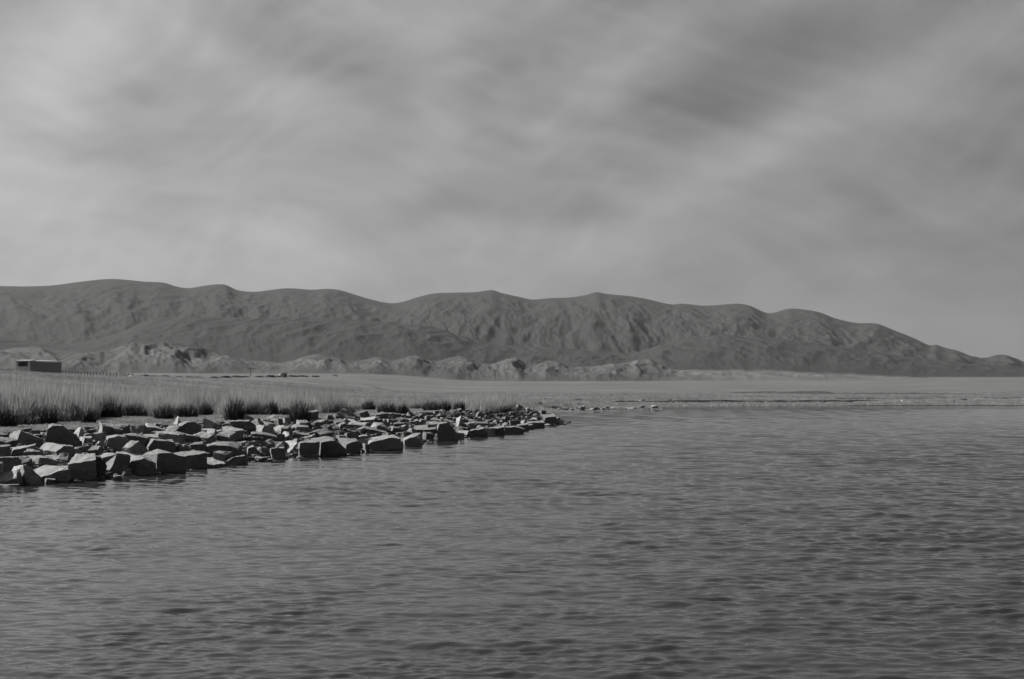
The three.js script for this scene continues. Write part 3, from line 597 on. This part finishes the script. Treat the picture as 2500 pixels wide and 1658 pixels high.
// dark sedge clumps along the front of the reeds: [px, py of foot, height px, width px]
{
  const clumps = [[12, 1044, 42, 52, 'dark sedge clump cut by the left edge'], [58, 1040, 24, 60, 'low dark sedge clump beside the left edge one'], [112, 1038, 34, 46, 'dark sedge clump behind the tilted grey block'], [160, 1030, 48, 50, 'wispy tall sedge clump above the dark humped boulder'], [216, 1037, 30, 30, 'dark sedge clump reaching down onto the bare ground'], [262, 1019, 42, 66, 'broad feathery sedge clump above the bare ground'], [330, 1016, 28, 56, 'low sedge clump right of the broad feathery one'], [402, 1022, 30, 46, 'dark sedge clump left of the white pointed stone'], [455, 1017, 26, 52, 'dark sedge clump right of the white pointed stone'], [502, 1012, 24, 28, 'small round dark sedge clump above the wide dark boulder'], [572, 1031, 48, 40, 'tallest sedge clump, hanging over the upper bank'], [628, 1013, 22, 52, 'long low dark sedge clump'], [664, 1012, 28, 26, 'tufted sedge clump right of the long low one'], [695, 1013, 16, 26, 'small low sedge clump left of the big spreading one'], [730, 1034, 46, 48, 'big spreading sedge clump rooted among the stones'], [781, 1004, 26, 28, 'round sedge clump right of the big spreading one'], [814, 1004, 24, 30, 'paired round sedge clump above pale ground'], [850, 1009, 14, 30, 'tiny sedge tuft above the short pale slab'], [900, 1001, 22, 28, 'leaning sedge clump standing in pale grass'], [945, 1009, 24, 44, 'dark sedge clump behind the small white tilted stone'], [983, 1013, 22, 28, 'dark sedge clump right of the small white tilted stone'], [1018, 994, 18, 36, 'slanting sedge clump on the bank, right of middle'], [1052, 1003, 22, 34, 'ragged sedge clump on the bank, right of middle'], [1085, 1005, 24, 30, 'ragged sedge clump above the great dark boulder'], [1122, 1006, 22, 26, 'sedge clump above the pale standing stone'], [1165, 1003, 16, 34, 'low sedge clump among stones towards the point'], [1199, 1004, 18, 20, 'narrow sedge clump among stones towards the point'], [1237, 1010, 16, 22, 'dark low sedge clump near the point']];
  clumps.forEach(([px, py, hp, wp, label], i) => {
    const d = footing(px, py, 40, 170), m = d / F, R = rng(600 + i), L = [], h = hp * m * 1.25, w = wp * m * 0.68;
    for (let k = 0; k < 900; k++) {
      const a = R() * 6.28, r = Math.sqrt(R()), x = Math.cos(a) * r * w * 0.72, z = Math.sin(a) * r * Math.min(w, 0.9) * 0.8, out = 0.25 + 0.55 * R();
      L.push([x, z, h * (0.35 + 0.95 * Math.pow(R(), 1.6)) * (1 - 0.3 * r * r), Math.cos(a) * r * w * 0.45 * out + (R() - 0.45) * 0.5 * h, Math.sin(a) * r * w * 0.3, 0.022 + 0.012 * R(), R() * 3.14]);
    }
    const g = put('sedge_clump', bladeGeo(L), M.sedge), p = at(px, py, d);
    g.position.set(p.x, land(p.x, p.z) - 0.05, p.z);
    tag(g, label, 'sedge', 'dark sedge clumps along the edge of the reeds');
  });
}
function bushGeo(seed, w, h, n = 260, leaf = 0.16) {
  const R = rng(seed), P = [];
  for (let i = 0; i < n; i++) {
    const a = R() * 6.28, u = R(), r = Math.pow(R(), 0.45), cx = Math.cos(a) * r * Math.sqrt(1 - u * u * 0.8) * w / 2, cz = Math.sin(a) * r * Math.sqrt(1 - u * u * 0.8) * w / 2, cy = u * h * (0.75 + 0.35 * R());
    const v = [0, 1, 2].map(() => [(R() - 0.5) * leaf * 2, (R() - 0.5) * leaf * 2, (R() - 0.5) * leaf * 2]);
    for (const [x, y, z] of v) P.push(cx + x, Math.max(0, cy + y), cz + z);
  }
  const g = new THREE.BufferGeometry(); g.setAttribute('position', new THREE.Float32BufferAttribute(P, 3)); g.computeVertexNormals(); return g;
}
function bush(px, py, wpx, hpx, d, label, group, seed) {
  const p = at(px, py, d), t = thing('low_bush', new THREE.Vector3(p.x, Math.max(0, land(p.x, p.z)) - 0.04, p.z)), m = d / F;
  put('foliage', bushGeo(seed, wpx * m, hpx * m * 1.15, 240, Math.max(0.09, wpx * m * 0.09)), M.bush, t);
  put('stem', new THREE.CylinderGeometry(0.02, 0.035, hpx * m * 0.7, 6).translate(0, hpx * m * 0.35, 0), M.wood, t);
  tag(t, label, 'bush', group);
}
// the depth at which a sight line meets the open plain
const plain = (px, py) => footing(px, py, 140, 1300);
[[1318, 992, 16, 11, 'dark bush on the grass behind the point'], [1352, 998, 34, 5, 'long low dark scrub lying above the spit'], [1388, 993, 22, 5, 'low dark scrub right above the spit'], [1412, 992, 16, 5, 'rightmost low dark scrub above the spit'], [1220, 979, 6, 5, 'tiny lone dark bush on the plain left of the point'], [1333, 977, 7, 5, 'tiny lone dark bush on the plain above the point'], [1411, 978, 24, 3, 'thin dark scrub line on the plain above the spit']].forEach(([px, py, w, h, label], i) => bush(px, py, w, h, Math.min(plain(px, py), 420), label, 'low dark bushes near the point', 40 + i));
[[1570, 978, 13, 6, 'leftmost dark bush on the far embankment, beside a white stone'], [1636, 978, 16, 6, 'second dark bush on the far embankment, the widest'], [1705, 979, 7, 6, 'third and smallest dark bush on the far embankment'], [1791, 979, 13, 5, 'rightmost dark bush on the far embankment']].forEach(([px, py, w, h, label], i) => bush(px, py, w, h, 281, label, 'dark bushes on the far embankment', 60 + i));

// ------------------------------------------------------------------ low embankments and shore ridges on the far side
function berm(name, pts, height, width, label, tone, lift = 0) {
  // pts: [px, py, depth]; a long low ridge whose near side is steep
  const P = [], I = [], prof = [[0.5, -0.25], [0.32, 0.8], [0.12, 1], [-0.2, 0.95], [-0.5, -0.25]], n = 90, col = [];
  const cx = curve(pts.map((p, i) => [i, at(p[0], p[1], p[2]).x])), cz = curve(pts.map((p, i) => [i, -p[2]]));
  for (let k = 0; k <= n; k++) {
    const t = k / n * (pts.length - 1), x = cx(t), z = cz(t), e = Math.min(1, Math.min(k, n - k) / 8), j = 0.75 + 0.5 * fbm(t * 3.3, z * 0.02, tone * 90, 3);
    for (const [a, b] of prof) { const zz = z + a * width; P.push(x, Math.max(0.02, land(x, zz, false)) + lift + height * b * (b > 0 ? e * j : 1), zz); }
  }
  const m = prof.length;
  for (let k = 0; k < n; k++) for (let q = 0; q < m - 1; q++) { const a = k * m + q, b = a + 1, c = a + m, d = c + 1; I.push(a, c, b, b, c, d); }
  let g = new THREE.BufferGeometry(); g.setAttribute('position', new THREE.Float32BufferAttribute(P, 3));
  g.setAttribute('uv', new THREE.Float32BufferAttribute(P.flatMap((v, i) => i % 3 === 0 ? [v / 4, P[i + 2] / 4] : []), 2));
  g.setIndex(I); g = toCreasedNormals(g, 0.6);
  const o = put(name, g, new THREE.MeshPhysicalMaterial({ specularIntensity: 0.08, color: grey(tone * 0.6), map: soilTex, roughness: 0.95, side: THREE.DoubleSide }));
  tag(o, label, null, null, 'structure');
}
berm('embankment', [[1480, 982, 272], [1560, 983, 274], [1700, 983, 278], [1900, 982, 281], [2050, 980, 285], [2180, 977, 300]], 0.55, 2.6, 'long low dark embankment along the far shore', 0.07);
berm('embankment', [[1990, 973, 340], [2150, 971, 345], [2300, 969, 350], [2420, 968, 352], [2620, 968, 352]], 0.42, 3, 'low dark shore ridge at the far right', 0.07);
berm('embankment', [[1860, 957, 520], [2050, 958, 510], [2250, 959, 500], [2380, 961, 480]], 0.5, 5, 'thin dark track bank across the plain at right', 0.07);
berm('embankment', [[1770, 954, 600], [1900, 955, 600], [2050, 956, 590]], 1.0, 8, 'faint dark scrub bank before the right hills', 0.06);
berm('embankment', [[885, 947, 720], [960, 953, 600], [1030, 958, 520], [1095, 962, 450]], 0.5, 4, 'faint dark road edge crossing the left plain', 0.07);
berm('embankment', [[2050, 990, 258], [2200, 990, 259], [2350, 991, 257], [2600, 991, 255]], 0.10, 1.4, 'thin dark line of shore at the far right waterline', 0.05);

// ------------------------------------------------------------------ hut, fence, pole, vehicles
{
  const d = 350, m = d / F, base = at(38, 905, d), gy = land(base.x, -d, false);
  const topY = at(38, 881, d).y, H0 = topY - gy, t = thing('hut', new THREE.Vector3(base.x, gy, -d)), W = 34 * m, D = 3.4;
  const box = (w, h, dd, x, y, z) => new THREE.BoxGeometry(w, h, dd).translate(x, y, z);
  const oB = at(50, 896, d).y - gy, oT = at(50, 883.5, d).y - gy, q = 0.42;
  // open-fronted portal
  const walls = mergeGeometries([box(q, H0, D, q / 2, H0 / 2, -D / 2), box(q, H0, D, W - q / 2, H0 / 2, -D / 2), box(W - 2 * q, oB, 0.3, W / 2, oB / 2, -0.15), box(W - 2 * q, H0 - oT, 0.3, W / 2, (H0 + oT) / 2, -0.15), box(W - 2 * q, H0, 0.3, W / 2, H0 / 2, -D + 0.15)]);
  put('wall', walls, M.white, t);
  put('inner_wall', mergeGeometries([box(W - 2 * q - 0.02, H0 - 0.1, 0.05, W / 2, H0 / 2, -D + 0.34), box(0.05, H0 - 0.1, D - 0.8, q + 0.03, H0 / 2, -D / 2 + 0.05), box(0.05, H0 - 0.1, D - 0.8, W - q - 0.03, H0 / 2, -D / 2 + 0.05), box(W - 2 * q - 0.2, 0.05, D - 0.8, W / 2, H0 - 0.12, -D / 2 + 0.05)]), M.inside, t);
  put('sill', box(W - 2 * q, 0.12, 0.5, W / 2, oB + 0.06, 0.02), M.white, t);
  put('roof', box(W + 0.5, 0.2, D + 0.5, 0, 0, 0).rotateX(0.06).translate(W / 2, H0 + 0.1, -D / 2), M.pale, t);
  // long wing running off to the right and away
  const p2 = at(148, 890, d + 9), dx = p2.x - base.x - W, len = Math.hypot(dx, 9), ang = Math.atan2(9, dx), wing = new THREE.Group();
  const hh = H0 - 0.25, wg = (g) => g.rotateY(ang).translate(W + 0.06, 0, -0.4);
  put('wing_wall', wg(mergeGeometries([box(len, hh, 0.3, len / 2, hh / 2, -0.15), box(0.3, hh, 4, len - 0.15, hh / 2, -2.302), box(len, hh, 0.3, len / 2, hh / 2, -4.45)])), M.wall, t);
  put('wing_roof', wg(box(len + 0.3, 0.22, 5.2, 0, 0, 0).rotateX(0.05).translate(len / 2 + 0.1, hh + 0.3, -2.2)), M.pale, t);
  tag(t, 'low flat-roofed hut with a dark open bay and long shaded wing', 'hut');
}
{
  // field fence beside the hut
  const run = (pts, step, label) => {
    const cs = curve(pts.map(p => [p[0], p[1]])), cd = curve(pts.map(p => [p[0], p[2]])), x0 = pts[0][0], x1 = pts[pts.length - 1][0];
    const o = at(x0, cs(x0), cd(x0)), t = thing('fence', o.setY(land(o.x, o.z, false))), R = rng(x0 + 900), post = new THREE.BoxGeometry(0.2, 1.15, 0.2).translate(0, 0.5, 0);
    let prev = null; const rails = [];
    for (let px = x0; px <= x1; px += step * (0.85 + 0.3 * R())) {
      const p = at(px, cs(px), cd(px)), y = land(p.x, p.z, false), q = new THREE.Vector3(p.x, y, p.z).sub(t.position);
      const b = put('post', post, M.wood, t); b.position.copy(q); b.scale.y = 0.85 + 0.3 * R(); b.rotation.z = (R() - 0.5) * 0.12;
      if (prev) { const a = prev.clone(), L = a.distanceTo(q), g = new THREE.CylinderGeometry(0.035, 0.035, L, 5).rotateX(Math.PI / 2), mm = new THREE.Matrix4().lookAt(a, q, new THREE.Vector3(0, 1, 0)); g.applyMatrix4(mm); const mid = a.add(q).multiplyScalar(0.5); rails.push(g.clone().translate(mid.x, mid.y + 0.8, mid.z), g.translate(mid.x, mid.y + 0.4, mid.z)); }
      prev = q;
    }
    rails.forEach(g => put('rail', g, M.wood, t));
    tag(t, label, 'fence');
  };
  run([[-40, 900, 352], [0, 900, 352], [34, 901, 352]], 8, 'dark post fence left of the hut, cut by the left edge');
  run([[152, 905, 362], [220, 910, 380], [262, 915, 395], [330, 921, 430]], 8, 'dark post fence running right from the hut');
  const R = rng(31);
  for (let i = 0; i < 16; i++) { const f = i / 15, px = 345 + 420 * f, py = 921 + 17 * Math.pow(f, 0.75); bush(px + R() * 12, py, 20 + 14 * R(), 2.2 + 1.6 * R(), 440 + 460 * f, `low dark bush in the line from fence to pole, ${ordinals[i]} from the left`, 'bushes strung along the distant field edge', 80 + i); }
}
{
  const d = 800, m = d / F, p = at(611, 931, d), gy = Math.min(p.y, land(p.x, p.z, false)), h = at(611, 899, d).y - gy, t = thing('utility_pole', new THREE.Vector3(p.x, gy, p.z));
  put('pole', new THREE.CylinderGeometry(0.16, 0.26, h, 8).translate(0, h / 2, 0), M.wood, t);
  put('crossarm', new THREE.BoxGeometry(4.6, 0.3, 0.3).translate(0.9, h - 0.35, 0.25), M.wood, t);
  for (const x of [-1.2, 0.9, 3]) put('insulator', new THREE.CylinderGeometry(0.1, 0.14, 0.4, 8).translate(x, h + 0.0, 0.25), M.wood, t);
  put('stay', new THREE.BoxGeometry(0.16, 3.2, 0.16).translate(0, 0, 0).rotateZ(-0.5).translate(0.8, 1.4, 0), M.wood, t);
  tag(t, 'dark utility pole with crossarm on the far plain', 'pole');
}
function vehicle(px, py, d, turn, paint, label, category, tall) {
  const p = at(px, py, d), gy = Math.max(land(p.x, p.z, false), p.y), t = thing(category, new THREE.Vector3(p.x, gy, p.z), turn), L = 3.9, w = 1.7;
  const body = new THREE.Shape([[0, 0.3], [L, 0.3], [L, 0.85], [L - 0.9, 0.98], [L - 1.35, tall], [0.25, tall], [0, 1.0]].map(a => new THREE.Vector2(...a)));
  put('body', new THREE.ExtrudeGeometry(body, { depth: w, bevelSize: 0.05, bevelThickness: 0.05, bevelSegments: 2 }).translate(-L / 2, 0, -w / 2), paint, t);
  for (const s of [-1, 1]) {
    put('side_window', new THREE.BoxGeometry(1.9, 0.42, 0.03).translate(-0.45, tall - 0.38, s * (w / 2 + 0.055)), M.glass, t);
    for (const x of [-1.2, 1.2]) put('wheel', new THREE.CylinderGeometry(0.32, 0.32, 0.22, 16).rotateX(Math.PI / 2).translate(x, 0.32, s * (w / 2 - 0.02)), M.carDark, t);
  }
  put('windscreen', new THREE.BoxGeometry(0.04, 0.5, w - 0.3).rotateZ(0.62).translate(L / 2 - 1.06, (0.98 + tall) / 2 + 0.04, 0), M.glass, t);
  tag(t, label, category);
}
vehicle(692, 935, 900, 2.7, M.carDark, 'dark car on the far field road right of the pole', 'car', 1.75);
vehicle(817, 942.5, 980, 3.0, M.carPaint, 'pale car on the far field road, left of the road edge', 'car', 1.4);
function lone(px, py, d, w, h, tone, label) {
  const p = at(px, py, d), m = d / F, W = w * m / 2, Hh = h * m, R = rng(px), pts = [];
  for (let i = 0; i < 16; i++) { const a = R() * 6.28, e = R(); pts.push(new THREE.Vector3(Math.cos(a) * W * (1 - 0.5 * e * e), Hh * (e * 1.1 - 0.1), Math.sin(a) * W * 0.7 * (1 - 0.5 * e * e))); }
  const o = put('boulder', stone(pts, px, Hh * 0.05, 0.3), tone); o.position.set(p.x, Math.max(land(p.x, p.z, false), p.y - 0.1), p.z);
  tag(o, label, 'boulder');
}
lone(684, 935, 896, 7, 5, M.white, 'white block standing beside the dark car on the plain');
lone(319, 919, 400, 11, 4, M.white, 'pale flat stone in the grass between fence and pole');
lone(1563, 979, 279, 4, 5, M.white, 'small white stone left of the bushes on the embankment');
lone(2204, 981, 300, 7, 4, M.white, 'small pale stone on the far right shore');
lone(2351, 976, 310, 25, 4.5, M.carDark, 'flat dark rock lying on the far right shore');
lone(1089, 963, 455, 9, 4, M.carDark, 'small dark rock at the right end of the road edge');

renderer.render(scene, camera);
